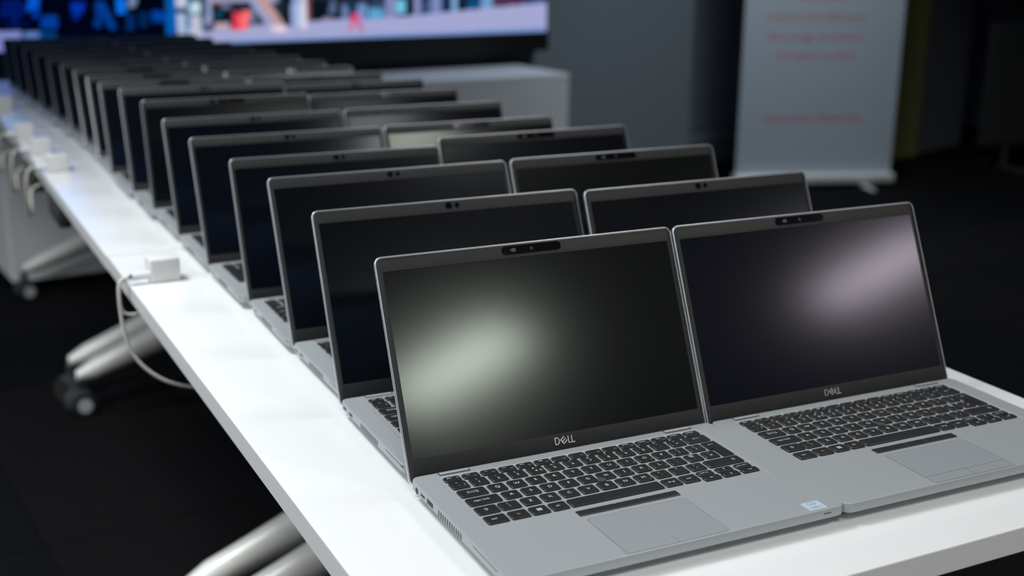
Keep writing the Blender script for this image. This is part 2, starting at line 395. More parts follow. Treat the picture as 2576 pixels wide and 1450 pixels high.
at = nt.nodes.new('ShaderNodeAttribute'); at.attribute_name = 'led'; e = nt.nodes.new('ShaderNodeEmission'); o = nt.nodes.new('ShaderNodeOutputMaterial')
e.inputs[1].default_value = SCREEN_GAIN
nt.links.new(at.outputs['Color'], e.inputs[0]); nt.links.new(e.outputs[0], o.inputs[0])
me.materials.append(m); obj('picture', me, None, vw)

# ================================================================ white sideboard under the video wall
sb = thing('sideboard', 'long low white sideboard under the video wall', 'cabinet', (-.1, 3.59, 0), RY)
wl = mat('white_cabinet_lacquer', (0.80, 0.82, 0.83), 0.4)
SBL = 2.375
bm = rbox(0, SBL, 0.0, 0.42, 0.625, 0.65, .002); obj('worktop', bm, wl, sb)
bm = rbox(0.004, SBL-.004, 0.012, 0.415, 0.03, 0.6245, .002); obj('body', bm, wl, sb)
for k in range(4):
    a0, a1 = 0.006+k*(SBL-.012)/4, 0.006+(k+1)*(SBL-.012)/4
    bm = rbox(a0+.0015, a1-.0015, -0.006, 0.0115, 0.034, 0.618, .0015); obj('door', bm, wl, sb)
bm = bmesh.new(); box(bm, 0.02, SBL-.02, 0.04, 0.38, 0.0, 0.0295); obj('plinth', bm, black, sb)

# ================================================================ roll-up banner
ba = math.atan2(-0.2593, 0.8056)
bn = thing('roll_up_banner', 'pale roll-up banner with lines of red lettering', 'banner', (3.396, 4.159, 0), ba)
bmat = mat('banner_fabric', (0.47, 0.535, 0.60), 0.6)
bm = bmesh.new(); box(bm, 0.0, 0.83, -0.0006, 0.0006, 0.066, 2.02); obj('banner_sheet', bm, bmat, bn)
bm = rbox(-.008, 0.842, -0.045, 0.045, 0.015, 0.068, .012, 3); obj('base_cassette', bm, M_['steel'], bn, 40)
for x in (0.16, 0.68):
    bm = bmesh.new(); loft(bm, [[(x-.012, -.16, 0), (x+.012, -.16, 0), (x+.012, -.16, .004), (x-.012, -.16, .004)], [(x-.03, .14, 0), (x+.03, .14, 0), (x+.03, .14, .0145), (x-.03, .14, .0145)]])
    obj('foot', bm, M_['steel'], bn)
bm = rbox(-.005, 0.835, -.008, .008, 2.0, 2.03, .003); obj('top_rail', bm, M_['steel'], bn)
bm = bmesh.new(); tube(bm, [(0.415, .022, 0.069), (0.415, .022, 2.02)], .008); obj('pole', bm, M_['steel'], bn, 60)
red = mat('red_banner_print', (0.62, 0.09, 0.08), 0.6)
for (s, cx, cz, wid) in (('Talent by Reach', .385, .948, .27), ('Inspire and Educate', .372, .851, .50), ('Encourage Innovation', .380, .753, .49), ('Compete to Win', .376, .660, .40), ('Responsible. Respected.', .391, .349, .51)):
    vs, fs = text_polys(s, 0.06)
    w_ = max(v[0] for v in vs)-min(v[0] for v in vs); k = wid/w_; ky_ = 0.78
    spans = sorted((min(vs[i][0] for i in f), max(vs[i][0] for i in f)) for f in fs)      # one mesh for each word
    words = [list(spans[0])]
    for a_, b_ in spans[1:]:
        if a_ > words[-1][1]+0.012: words.append([a_, b_])
        else: words[-1][1] = max(words[-1][1], b_)
    for a_, b_ in words:
        ff = [f for f in fs if a_-1e-6 <= vs[f[0]][0] <= b_+1e-6]; used = sorted({i for f in ff for i in f}); mp = {i: q for q, i in enumerate(used)}
        bm = bmesh.new(); add_polys(bm, [(vs[i][0]*k, vs[i][1]*ky_) for i in used], [tuple(mp[i] for i in f) for f in ff], fn=lambda x, y: (x+cx, -0.0009, y+cz))
        obj('word', bm, red, bn)

# ================================================================ dark things at the right edge of the room
cb = thing('display_board', 'dark grey board on thin legs at the right edge', 'board', (4.93, 4.02, 0), math.radians(-12))
bm = rbox(0, 1.3, 0, 0.035, 0.14, 0.80, .004); obj('panel', bm, mat('board_dark_grey', (0.04, 0.04, 0.04), 0.5), cb)
for x in (0.17, 1.12):
    bm = bmesh.new(); tube(bm, [(x, .017, 0.03), (x, .017, 0.139)], .013); obj('leg', bm, M_['underside'], cb, 60)
    bm = rbox(x-.016, x+.016, -.18, .21, 0, .029, .006); obj('foot', bm, M_['castor'], cb)
tv = thing('monitor', 'black monitor above the dark board at the right edge', 'screen', (4.98, 3.99, .80), math.radians(-12))
bm = rbox(0.02, 1.25, 0.012, 0.05, 0.10, 0.78, .006); obj('housing', bm, black, tv)
bm = rbox(0.03, 1.24, 0.008, 0.0115, 0.11, 0.77, .001); obj('display', bm, M_['lens'], tv)
bm = bmesh.new(); box(bm, 0.55, 0.72, 0.02, 0.045, 0.0, 0.0995); obj('bracket', bm, M_['castor'], tv)

# ================================================================ tables
def table(name, label, x0, y0, yaw_, L, legs, W=0.81):
    t = thing(name, label, 'table', (x0, y0, 0), yaw_, 'white tables pushed end to end')
    bm = rbox(0, W, 0, L, TZ-.025, TZ, .0012, 2); obj('tabletop', bm, M_['table'], t)
    bm = bmesh.new(); box(bm, W/2-.025, W/2+.025, legs[0]+.03, legs[1]-.03, TZ-.085, TZ-.04); obj('beam', bm, M_['steel'], t)
    for yl in legs:
        # foot: an arched tube rising from both castors to the column
        bm = bmesh.new(); rings = []
        N = 14
        for k in range(N+1):
            f = k/N; x = 0.092+f*(W-.184); h = 1-abs(2*f-1)
            zc = 0.105+0.115*h**1.1; hw = .026+.008*h; hh = .025+.022*h
            if k in (0, N): hw *= .55; hh *= .55
            rings.append([(x, yl+a_*hw, zc+b_*hh) for a_, b_ in [(math.cos(math.radians(q)), math.sin(math.radians(q))) for q in range(0, 360, 30)]])
        loft(bm, rings); obj('foot', bm, M_['steel'], t, 50)
        bm = rbox(W/2-.035, W/2+.035, yl-.022, yl+.022, 0.235, TZ-.0255, .008, 3); obj('column', bm, M_['steel'], t, 40)
        bm = rbox(0.12, W-.12, yl-.02, yl+.02, TZ-.04, TZ-.0252, .003); obj('support_arm', bm, M_['steel'], t)
        for sx, x in ((-1, 0.095), (1, W-.095)):
            ca_ = bmesh.new()
            # hood over two wheels
            rings = []
            for o_, rr in ((-.024, .027), (-.02, .034), (.02, .034), (.024, .027)):
                rings.append([(rr*math.cos(math.radians(q))*1.05, o_, 0.034+rr*math.sin(math.radians(q))) for q in range(-20, 201, 20)] + [(-rr*.6, o_, 0.030), (rr*.6, o_, 0.030)])
            loft(ca_, rings); disc(ca_, (0, 0, .060), (0, 0, 1), .011, .034, 12)
            c = obj('castor', ca_, M_['castor'], t, 40); c.location = (x, yl, 0)
            turn = {0: 0.15, 1: 1.9}[(int(legs[0]*1000) + legs.index(yl)+(0 if sx < 0 else 1)) % 2] if yl != legs[0] or legs[0] > .1 else 2.0
            c.rotation_euler = (0, 0, turn)
            for oy in (-.0285, .0285):
                wb = bmesh.new(); disc(wb, (.004, oy-.006, .030), (0, 1, 0), .030, .012, 24); obj('wheel', wb, M_['foot'], c, 40)
            hb = bmesh.new(); disc(hb, (.004, -.0370, .030), (0, 1, 0), .0185, .0024, 24); obj('hub_cap', hb, M_['hub'], c, 40)
    return t
table('folding_table', 'nearest white wheeled table of the row, front laptops standing on it', -0.0905, -0.2905, math.radians(0.9), 1.292, (0.13, 1.222))
table('folding_table', 'middle white wheeled table, second from the camera', -0.1120, 1.006, math.radians(1.1), 1.352, (0.055, 1.285))
table('folding_table', 'farthest white wheeled table in front of the white sideboard', -0.1390, 2.366, math.radians(1.1), 1.205, (0.055, 1.12))

# ================================================================ laptops
MESH = {}
def cached(key, build, m, smooth=None):
    if key not in MESH:
        bm = build(); me = bpy.data.meshes.new(key[0])
        bmesh.ops.recalc_face_normals(bm, faces=bm.faces); bm.to_mesh(me); bm.free()
        if m: me.materials.append(m)
        if smooth is not None:
            me.polygons.foreach_set('use_smooth', [True]*len(me.polygons)); me.set_sharp_from_angle(angle=math.radians(smooth))
        MESH[key] = me
    return MESH[key]
def link(name, me, parent, loc=None):
    o = bpy.data.objects.new(name, me); C.objects.link(o); o.parent = parent
    if loc: o.location = loc
    return o
DZ = 0.0188                                   # height of the deck
PX, PY = 0.01905, 0.01841
YQ = -0.0569                                  # row of Q
HINGE_Z = 0.0208
SIZES = {14: dict(W=.3235, kx=.0246, dw=.3094, dh=.174, v0=.0113, H=.2003), 13: dict(W=.306, kx=.0161, dw=.2939, dh=.1653, v0=.0098, H=.190)}

def build_base(sz, fr=-.2139):
    W = SIZES[sz]['W']; kx = SIZES[sz]['kx']; bm = bmesh.new()
    def ring(ins, z, r0=.007, r1=.009): 
        return [(x, y, z) for x, y in rrect(ins, W-ins, fr+ins, -.0055-ins*.3, (max(r1-ins, .001), max(r1-ins, .001), max(r0-ins, .001), max(r0-ins, .001)), 5)]
    well = lambda ins, z: [(x, y, z) for x, y in rrect(kx-.0045+ins, kx+.2785-ins, -.1385+ins, -.0165-ins, .006, 5)]
    loft(bm, [ring(.024, .0030), ring(.022, .0062), ring(.0022, .0088), ring(0, .0104), ring(0, DZ-.0008), ring(.0003, DZ-.0002), ring(.0010, DZ), ring(.0013, DZ), well(-.0004, DZ), well(0, DZ), well(.0008, DZ-.0005), well(.0012, DZ-.0005)])
    return bm
KEYS = []
def K(u0, u1, yc, h, *leg): KEYS.append((u0, u1, yc, h, leg))
# (text, dx mm, dy mm, size mm, amber)
KH = .0144
yn = YQ+PY; yf = -.0243
fn = ['esc', 'F1', 'F2', 'F3', 'F4', 'F5', 'F6', 'F7', 'F8', 'F9', 'F10', 'F11', 'F12', '', '']
fm = ['Esc', '<x', '<-', '<+', 'mx', '\u2022\u2022', '', '', '', '', 'prtsc', 'home', 'end', 'insert', 'delete']
for k in range(15):
    c = .45+.96*k
    leg = []
    if fm[k]: leg.append((fm[k], -2.6 if k < 6 else -1.2, 1.6, 3.0, 0))
    if fn[k] and k: leg.append((fn[k], 3.6, -1.6, 2.3, 1))
    if k == 0: leg.append(('\u2022', 5, .6, 3.5, 1))
    K(c-.43, c+.43, yf, .0098, *leg)
nums = [('\u00ac', '`'), ('!', '1'), ('"', '2'), ('\u00a3', '3'), ('$', '4'), ('%', '5'), ('^', '6'), ('&', '7'), ('*', '8'), ('(', '9'), (')', '0'), ('_', '-'), ('+', '=')]
for k, (a_, b_) in enumerate(nums):
    leg = [(a_, -1.3, 3.8, 3.4, 0), (b_, -.6, -1.8, 4.6, 0)]
    if b_ == '4': leg.append(('\u20ac', 4, -1.8, 3.8, 0))
    if b_ == '`': leg.append(('|', 4.6, -1.5, 3.4, 0))
    K(k+.03 if k == 0 else k+.07, k+.93, yn, KH, *leg)
K(13.03, 14.36, yn, KH, ('\u2190', 0, 1, 6.5, 0))
K(.03, 1.43, YQ, KH, ('tab', 0, 0, 0, 0))
for k, ch in enumerate('QWERTYUIOP'): K(k+1.57, k+2.43, YQ, KH, (ch, 0, 0, 5.0, 0), *([({'U': '4', 'I': '5', 'O': '6', 'P': '*'}[ch], 5.2, -4, 2.6, 1)] if ch in 'UIOP' else []))
K(11.57, 12.43, YQ, KH, ('{', -1, 3.6, 3.6, 0), ('[', -.5, -2, 3.6, 0)); K(12.57, 13.43, YQ, KH, ('}', -1, 3.6, 3.6, 0), (']', -.5, -2, 3.6, 0))
K(.03, 1.68, YQ-PY, KH, ('caps lock', -2, 0, 3.6, 0))
for k, ch in enumerate('ASDFGHJKL'): K(k+1.82, k+2.68, YQ-PY, KH, (ch, 0, 0, 5.0, 0), *([({'J': '1', 'K': '2', 'L': '3'}[ch], 5.2, -4, 2.6, 1)] if ch in 'JKL' else []))
K(10.82, 11.68, YQ-PY, KH, (':', -1, 3.2, 4, 0), (';', -.5, -2, 4, 0)); K(11.82, 12.68, YQ-PY, KH, ('@', -1, 3.2, 4.6, 0), ("'", 0, -2, 4, 0)); K(12.82, 13.62, YQ-PY, KH, ('~', -1, 3.2, 4, 0), ('#', -.2, -2, 4, 0))
K(.03, 1.13, YQ-2*PY, KH, ('shift', -1, 0, 0, 0)); K(1.19, 2.18, YQ-2*PY, KH, ('|', -1, 3, 3.6, 0), ('\\', -.5, -2, 4, 0))
for k, ch in enumerate('ZXCVBNM'): K(k+2.32, k+3.18, YQ-2*PY, KH, (ch, 0, 0, 5.0, 0), *([('0', 5.2, -4, 2.6, 1)] if ch == 'M' else []))
for k, (a_, b_) in enumerate((('<', ','), ('>', '.'), ('?', '/'))): K(k+9.32, k+10.18, YQ-2*PY, KH, (a_, -1, 3.2, 3.8, 0), (b_, -.3, -2, 4, 0))
K(12.32, 14.36, YQ-2*PY, KH, ('shift', 11, 0, 0, 0))
yb = YQ-3.03*PY
K(.03, 1.09, yb, KH, ('ctrl', -2, 0, 3.4, 0)); K(1.2, 2.14, yb, KH, ('fn', -.5, 0, 3.4, 1)); K(2.24, 3.14, yb, KH, ('win', 0, 0, 0, 0)); K(3.24, 4.1, yb, KH, ('alt', -1, 0, 3.4, 0))
K(4.2, 9.12, yb, KH); K(9.24, 10.14, yb, KH, ('alt gr', 0, 0, 3.2, 0)); K(10.24, 11.14, yb, KH, ('ctrl', -1, 0, 3.2, 0))
yu, yd = YQ-2.82*PY, YQ-3.38*PY
K(11.27, 12.15, yu, .0088, ('page up', -1, 0, 2.6, 0)); K(12.35, 13.27, yu, .0088, ('\u2191', 0, 0, 4, 0)); K(13.45, 14.33, yu, .0088, ('page down', -1, 0, 2.3, 0))
K(11.27, 12.22, yd, .0088, ('\u2190', 0, 0, 4, 0)); K(12.35, 13.3, yd, .0088, ('\u2193', 0, 0, 4, 0)); K(13.45, 14.4, yd, .0088, ('\u2192', 0, 0, 4, 0))
def key_solid(bm, w_, h_, ox=0, oy=0, z0=-.0006, zt=.0012):
    o = lambda ins, z: [(x+ox, y+oy, z) for x, y in rrect(-w_/2+ins, w_/2-ins, -h_/2+ins, h_/2-ins, max(.0016-ins*.4, .0006), 2)]
    loft(bm, [o(0, z0), o(.0001, zt-.0006), o(.0007, zt)], cap0=False)
ENTER = [(-.43, .5), (.43, .5), (.43, -1.42), (-.02, -1.42), (-.02, -.44), (-.43, -.44)]
def enter_solid(bm, ox=0, oy=0):
    # ISO return key: tall on the right, a step on the lower left
    P = [(13.57, .43), (14.38, .43), (14.38, -1.43), (13.76, -1.43), (13.76, -.50), (13.57, -.43)]
    cx = sum(p[0] for p in P)/6; cy = sum(p[1] for p in P)/6
    ring = lambda f, z: [((cx+(x-cx)*(1-f))*PX+ox, YQ+(cy+(y-cy)*(1-f*.6))*PY+oy, z) for x, y in P]
    loft(bm, [ring(0, DZ-.0006), ring(.01, DZ+.0006), ring(.08, DZ+.0012)], cap0=False)
def legend_mesh(leg, w_):
    white, amber = bmesh.new(), bmesh.new()
    for (s, dx, dy, size, amb) in leg:
        b = amber if amb else white; dx *= .001; dy *= .001
        if s == 'tab':
            for sy, d in ((.0012, -1), (-.0012, 1)):
                for q in ((-.0045, .0045, sy-.0002, sy+.0002),):
                    add_polys(b, [(q[0], q[2]), (q[1], q[2]), (q[1], q[3]), (q[0], q[3])], [(0, 1, 2, 3)])
                add_polys(b, [(d*.0058, sy), (d*.0040, sy+.0009), (d*.0040, sy-.0009)], [(0, 1, 2)])
                add_polys(b, [(-d*.0050, sy-.0009), (-d*.0046, sy-.0009), (-d*.0046, sy+.0009), (-d*.0050, sy+.0009)], [(0, 1, 2, 3)])
        elif s == 'shift':
            P = [(0, .0022), (.0022, .0002), (.001, .0002), (.001, -.0018), (-.001, -.0018), (-.001, .0002), (-.0022, .0002)]
            n = len(P); Q = [(x*.68, y*.68) for x, y in P]
            add_polys(b, [(x+dx, y+dy) for x, y in P+Q], [(i, (i+1) % n, n+(i+1) % n, n+i) for i in range(n)])
        elif s == 'win':
            for ax in (-1, 1):
                for ay in (-1, 1):
                    x0, y0 = ax*.0003, ay*.0003; x1, y1 = ax*.0023, ay*.0021
                    add_polys(b, [(x0, y0), (x1, y0), (x1, y1), (x0, y1)], [(0, 1, 2, 3)])
        elif s in '\u2190\u2191\u2192\u2193':
            a_ = {'\u2190': 180, '\u2191': 90, '\u2192': 0, '\u2193': 270}[s]; L_ = size*.0005
            ca, sa = math.cos(math.radians(a_)), math.sin(math.radians(a_))
            R_ = lambda x, y: (x*ca-y*sa+dx, x*sa+y*ca+dy)
            add_polys(b, [R_(-L_, -.0002), R_(L_, -.0002), R_(L_, .0002), R_(-L_, .0002)], [(0, 1, 2, 3)])
            add_polys(b, [R_(L_+.0004, 0), R_(L_-.0012, .0011), R_(L_-.0012, -.0011)], [(0, 1, 2)])
        elif s == '\u2022' or s == '\u2022\u2022':
            for q in range(len(s)):
                add_polys(b, [(dx+q*.002+.0009*math.cos(t*math.pi/4), dy+.0009*math.sin(t*math.pi/4)) for t in range(8)], [tuple(range(8))])
        else:
            vs, fs = text_polys(s, size*.001*1.15)
            add_polys(b, vs, fs, dx, dy)
    return white, amber
def key_parts(parent, sz, umax=99, legends=True):
    ox = SIZES[sz]['kx']
    for i, (u0, u1, yc, h, leg) in enumerate(KEYS):
        if u0 > umax: continue
        w_ = (u1-u0)*PX-.0004
        me = cached(('key', round(w_, 5), h), lambda: (lambda b: (key_solid(b, w_, h), b)[1])(bmesh.new()), M_['key'], 30)
        k = link('key', me, parent, (ox+(u0+u1)/2*PX, yc, DZ))
        if leg and legends:
            kk = ('legend', i)
            if kk not in MESH:
                a_, b_ = legend_mesh(leg, w_); me = bpy.data.meshes.new('legend')
                na = len(a_.faces); a_.verts.index_update(); off = len(a_.verts)
                vs = [tuple(v.co) for v in a_.verts]; fs = [tuple(v.index for v in f.verts) for f in a_.faces]
                b_.verts.index_update(); vs += [tuple(v.co) for v in b_.verts]; fs += [tuple(v.index+off for v in f.verts) for f in b_.faces]
                me.from_pydata(vs, [], fs); me.materials.append(M_['legend']); me.materials.append(M_['legend2'])
                for q, p in enumerate(me.polygons): p.material_index = 0 if q < na else 1
                a_.free(); b_.free(); MESH[kk] = me
            link('legend', MESH[kk], k, (0, 0, .00126))
    if umax > 13:
        me = cached(('enter',), lambda: (lambda b: (enter_solid(b), b)[1])(bmesh.new()), M_['key'], 30)
        k = link('key', me, parent, (ox, 0, 0))
        kk = ('legend', 'enter')
        if kk not in MESH:
            b = legend_mesh([('\u2190', 0, 0, 6, 0)], 0)[0]; me = bpy.data.meshes.new('legend'); b.to_mesh(me); b.free(); me.materials.append(M_['legend']); MESH[kk] = me
        link('legend', MESH[kk], k, (13.95*PX, YQ+.001, DZ+.00126))
def build_keyboard(sz):
    bm = bmesh.new(); ox = SIZES[sz]['kx']
    for (u0, u1, yc, h, leg) in KEYS: key_solid(bm, (u1-u0)*PX, h, ox+(u0+u1)/2*PX, yc, DZ-.0006, DZ+.0012)
    enter_solid(bm, ox); return bm
def build_lid(sz):
    D = SIZES[sz]; W, H = D['W']-.0005, D['H']; bm = bmesh.new()
    R = lambda ins, y: [(x, y, z) for x, z in rrect(ins, W-ins, -.012+ins, H-ins, (.006, .006, max(.0075-ins, .003), max(.0075-ins, .003)), 6)]
    loft(bm, [R(.0012, .0012), R(.0012, .0000), R(.0008, -.0001), R(.0004, .0001), R(.0001, .0006), R(0, .0014), R(.0001, .0030), R(.0008, .0044), R(.0025, .0052)])
    return bm
def build_bezel(sz):
    D = SIZES[sz]; W, H = D['W']-.0005, D['H']; bm = bmesh.new(); u0 = (D['W']-D['dw'])/2
    O = lambda ins, y: [(x, y, z) for x, z in rrect(ins, W-ins, -.012+ins, H-ins, (.005, .005, .006, .006), 6)]
    I = lambda e, y: [(x, y, z) for x, z in rrect(u0-e, u0+D['dw']+e, D['v0']-e, D['v0']+D['dh']+e, .0004, 6)]
    loft(bm, [O(.0019, .0011), O(.0019, .0004), O(.0022, .0002), I(.0003, .0002), I(0, .0009)], cap0=False, cap1=False)
    return bm
def build_display(sz):
    D = SIZES[sz]; u0 = (D['W']-D['dw'])/2; bm = bmesh.new(); e = .0
    box(bm, u0-e, u0+D['dw']+e, .0008, .0011, D['v0']-e, D['v0']+D['dh']+e); return bm
def pill(bm, cx, cz, L_, r, y0, y1, n=8):
    o = [(x, z) for x, z in rrect(cx-L_/2, cx+L_/2, cz-r, cz+r, r*.999, n)]
    loft(bm, [[(x, y1, z) for x, z in o], [(x, y0, z) for x, z in o]])
def build_logo(sz):
    W = SIZES[sz]['W']; bm = bmesh.new(); cx = W/2; cz = .0045; h = .0062; t = .0008
    y = -.0003
    def stroke(pts, closed=False, t=t):
        n = len(pts)
        for i in range(n if closed else n-1):
            a_ = Vector(pts[i]); b_ = Vector(pts[(i+1) % n]); d = (b_-a_).normalized(); pn = Vector((-d.y, d.x))*t/2; a_ = a_-d*t*.4; b_ = b_+d*t*.4
            q = [a_+pn, b_+pn, b_-pn, a_-pn]
            loft(bm, [[(p.x+cx, .0002, p.y+cz) for p in q], [(p.x+cx, y, p.y+cz) for p in q]])
    z0, z1 = -h/2, h/2
    stroke([(-.0104, z0), (-.0104, z1), (-.0080, z1), (-.0062, z1*.45), (-.0062, z0*.45), (-.0080, z0)], True)
    # the slanted E
    ce = Vector((-.0012, 0)); ang = math.radians(38); rr = lambda x, y: (ce.x+x*math.cos(ang)-y*math.sin(ang), ce.y+x*math.sin(ang)+y*math.cos(ang))
    stroke([rr(.0024, .0024), rr(-.0024, .0024), rr(-.0024, -.0024), rr(.0024, -.0024)]); stroke([rr(-.0024, 0), rr(.0024, 0)])
    stroke([(.0038, z1), (.0038, z0), (.0066, z0)]); stroke([(.0076, z1), (.0076, z0), (.0104, z0)])
    return bm
def side_box(y0, y1, z0, z1):
    b = bmesh.new(); box(b, -.00012, .0006, y0, y1, z0, z1); return b
def laptop(label, sz, camtype, x, y, yaw_, tilt, glass, keys='joined', detail=1, group=None, extras=()):
    D = SIZES[sz]; W = D['W']
    t = thing('laptop', label, 'laptop', (x, y, TZ), yaw_, group)
    fr = -.2139 if detail == 2 else -.1925
    link('base', cached(('base', sz, fr), lambda: build_base(sz, fr), M_['alu'], 35), t)
    for (y0, y1) in (((-.1880, -.1800) if detail == 2 else (-.170, -.162)), (-.030, -.022)):
        link('rubber_foot', cached(('rubber_foot', sz, y0), lambda: rbox(.03, W-.03, y0, y1, 0, .0031, .0006, 1), M_['foot']), t)
    # lid and what it carries
    lid = link('lid', cached(('lid', sz), lambda: build_lid(sz), M_['aluside'], 50), t, (0, 0, HINGE_Z)); lid.rotation_euler = (-tilt, 0, 0)
    link('bezel', cached(('bezel', sz), lambda: build_bezel(sz), M_['bezel'], 35), lid)
    link('display', cached(('display', sz, glass), lambda: build_display(sz), DISP[glass]), lid)
    cz = D['v0']+D['dh']+(.0078 if sz == 14 else .0072); cx = W/2
    if camtype == 'strip':
        link('camera_strip', cached(('camera_strip', sz), lambda: (lambda b: (pill(b, cx, cz, .0645, .0042, -.0002, .0003), b)[1])(bmesh.new()), M_['lens']), lid)
        if detail > 0:
            link('camera_lens', cached(('camera_lens', sz), lambda: (lambda b: (disc(b, (cx, -.0004, cz), (0, 1, 0), .0016, .0004, 14), b)[1])(bmesh.new()), M_['lensdot'], 35), lid)
            def sh():
                b = bmesh.new(); box(b, cx-.0215, cx-.0172, -.0004, -.0002, cz-.0018, cz+.0018); box(b, cx-.0230, cx-.0215, -.0004, -.0002, cz-.0008, cz+.0008); return b
            link('shutter_tab', cached(('shutter_tab', sz), sh, M_['shutter']), lid)
    else:
        link('camera_lens', cached(('camera_lens', sz, 2), lambda: (lambda b: (pill(b, cx-.003, cz, .0082, .0036, -.0002, .0003), b)[1])(bmesh.new()), M_['lens']), lid)
        link('status_light', cached(('status_light', sz), lambda: (lambda b: (disc(b, (cx+.0072, -.0002, cz), (0, 1, 0), .0029, .0005, 18), disc(b, (cx+.0072, -.0005, cz), (0, 1, 0), .0017, .0004, 14), b)[2])(bmesh.new()), M_['lens'], 35), lid)
    if detail > 0: link('logo', cached(('logo', sz), lambda: build_logo(sz), M_['logo']), lid)
    # hinges: barrels seen in two notches of the deck
    def hg(xa):
        def f():
            b = bmesh.new(); disc(b, (xa+.0008, -.0082, DZ-.0032), (1, 0, 0), .0040, .0284, 16); return b
        return f
    def notch(xa):
        def f():
            b = bmesh.new(); box(b, xa-.0004, xa+.0304, -.0132, -.0050, DZ-.003, DZ+.00008); return b
        return f
    for xa in (.0262, W-.0262-.030):
        link('hinge', cached(('hinge', sz, xa), hg(xa), M_['alu'], 40), t)
        link('hinge_gap', cached(('hinge_gap', sz, xa), notch(xa), M_['underside'], None), t)
    # deck fittings
    kx = D['kx']; off = kx-.0246
    if keys == 'parts': key_parts(t, sz)
    elif isinstance(keys, (int, float)): key_parts(t, sz, keys)
    if keys == 'joined':
        kb = link('keyboard', cached(('keyboard', sz), lambda: build_keyboard(sz), M_['key'], 30), t); kb['kind'] = 'stuff'
    else:
        pass
    if detail > 1:
        b0 = off
        link('pointing_stick', cached(('pointing_stick', sz), lambda: (lambda b: (disc(b, (b0+.1535, YQ-1.42*PY, DZ-.0004), (0, 0, 1), .0042, .0022, 18), b)[1])(bmesh.new()), mat('stick_rubber', (.05, .05, .052), .8), 40), t)
        for (x0, x1) in ((.1022, .1412), (.1418, .1650), (.1656, .2030)):
            link('pointer_button', cached(('pointer_button', sz, x0), lambda: rbox(x0+b0, x1+b0, -.1368, -.1279, DZ-.0005, DZ+.0006, .0003, 1), mat('button_satin_black', (.022, .023, .025), .35)), t)
        def frame_(x0, x1, y0, y1, g):
            def f():
                b = bmesh.new(); o1 = rrect(x0-g, x1+g, y0-g, y1+g, .003+g, 4); o2 = rrect(x0, x1, y0, y1, .003, 4)
                loft(b, [[(x_, y_, DZ) for x_, y_ in o1], [(x_, y_, DZ+.00008) for x_, y_ in o1], [(x_, y_, DZ+.00008) for x_, y_ in o2]], cap0=False, cap1=False); return b
            return f
        link('touchpad_gap_shade', cached(('touchpad_gap_shade', sz), frame_(.1044+b0, .2022+b0, -.2113, -.1437, .00035), M_['underside']), t)  # dark ring stands in for the shaded recess around the pad
        def pad_():
            b = bmesh.new(); o = rrect(.1044+b0, .2022+b0, -.2113, -.1437, .003, 4)
            loft(b, [[(x_, y_, DZ-.0003) for x_, y_ in o], [(x_, y_, DZ+.00012) for x_, y_ in o]]); return b
        pd = link('touchpad', cached(('touchpad', sz), pad_, M_['pad']), t)
        link('button_split', cached(('button_split', sz), lambda: (lambda b: (box(b, .1530+b0, .1533+b0, -.2112, -.1978, DZ+.0001, DZ+.00016), b)[1])(bmesh.new()), M_['underside']), pd)
        if 'padline' in extras:
            link('button_line', cached(('button_line', sz), lambda: (lambda b: (box(b, .1046+b0, .2020+b0, -.1980, -.1977, DZ+.0001, DZ+.00016), b)[1])(bmesh.new()), M_['underside']), pd)
        def pw():
            b = bmesh.new(); n = 28; cxp, cyp = W-.0092, -.0262
            e = lambda a_, c_, z: [(cxp+a_*math.cos(2*math.pi*k/n), cyp+c_*math.sin(2*math.pi*k/n), z) for k in range(n)]
            loft(b, [e(.0048, .0040, DZ), e(.0048, .0040, DZ+.0001), e(.0045, .0037, DZ+.0001), e(.0044, .0036, DZ+.00003)], cap0=False, cap1=False); return b
        link('power_button', cached(('power_button', sz), pw, M_['pad']), t)
        def sl():
            b = bmesh.new(); box(b, W-.0250, W-.0170, -.21405, -.2132, .0146, .0154); return b
        link('front_slot', cached(('front_slot', sz), sl, M_['port']), t)
    if detail > 0:
        if camtype == 'strip' and sz == 14:
            def dc():
                b = bmesh.new(); disc(b, (-.0001, -.0212, .0128), (1, 0, 0), .0032, .0006, 18); return b
            link('power_socket', cached(('power_socket', sz), dc, M_['port'], 40), t)
            link('usb_port', cached(('usb_port', 1), lambda: side_box(-.0400, -.0310, .0125, .0150), M_['port']), t)
            link('usb_port', cached(('usb_port', 2), lambda: side_box(-.0590, -.0455, .0118, .0164), M_['port']), t)
        else:
            link('usb_port', cached(('usb_port', 3), lambda: side_box(-.0240, -.0150, .0125, .0150), M_['port']), t)
            link('usb_port', cached(('usb_port', 4), lambda: side_box(-.0440, -.0340, .0122, .0152), M_['port']), t)
        def vt():
            b = bmesh.new()
            for k in range(11): y_ = -.071-k*.0047; box(b, -.00012, .0006, y_-.0022, y_, .0108, .0164)
            return b
        v = link('vent', cached(('vent',), vt, M_['port']), t); v['kind'] = 'stuff'
        link('card_slot', cached(('card_slot',), lambda: side_box(-.190, -.143, .0160, .0166), M_['port']), t)
    if 'sticker' in extras:
        b0 = W-.3235
        bm = rbox(.2867+b0, .3047+b0, -.2106, -.1960, DZ, DZ+.00018, .00005, 1); s = obj('sticker', bm, M_['sticker'], t)
        bm = bmesh.new(); n = 20; z = DZ+.00022; cx_, cy_ = .2957+b0, -.2000
        for (txt, oy, sz_, wd) in (('intel', -.2000, .0032, .0055), ('CORE i5', -.2068, .0046, .0125)):
            vs, fs = text_polys(txt, sz_); w_ = max(v_[0] for v_ in vs)-min(v_[0] for v_ in vs)
            add_polys(bm, [(a_*wd/w_, c_*1.1) for a_, c_ in vs], fs, .2957+b0, oy, z)
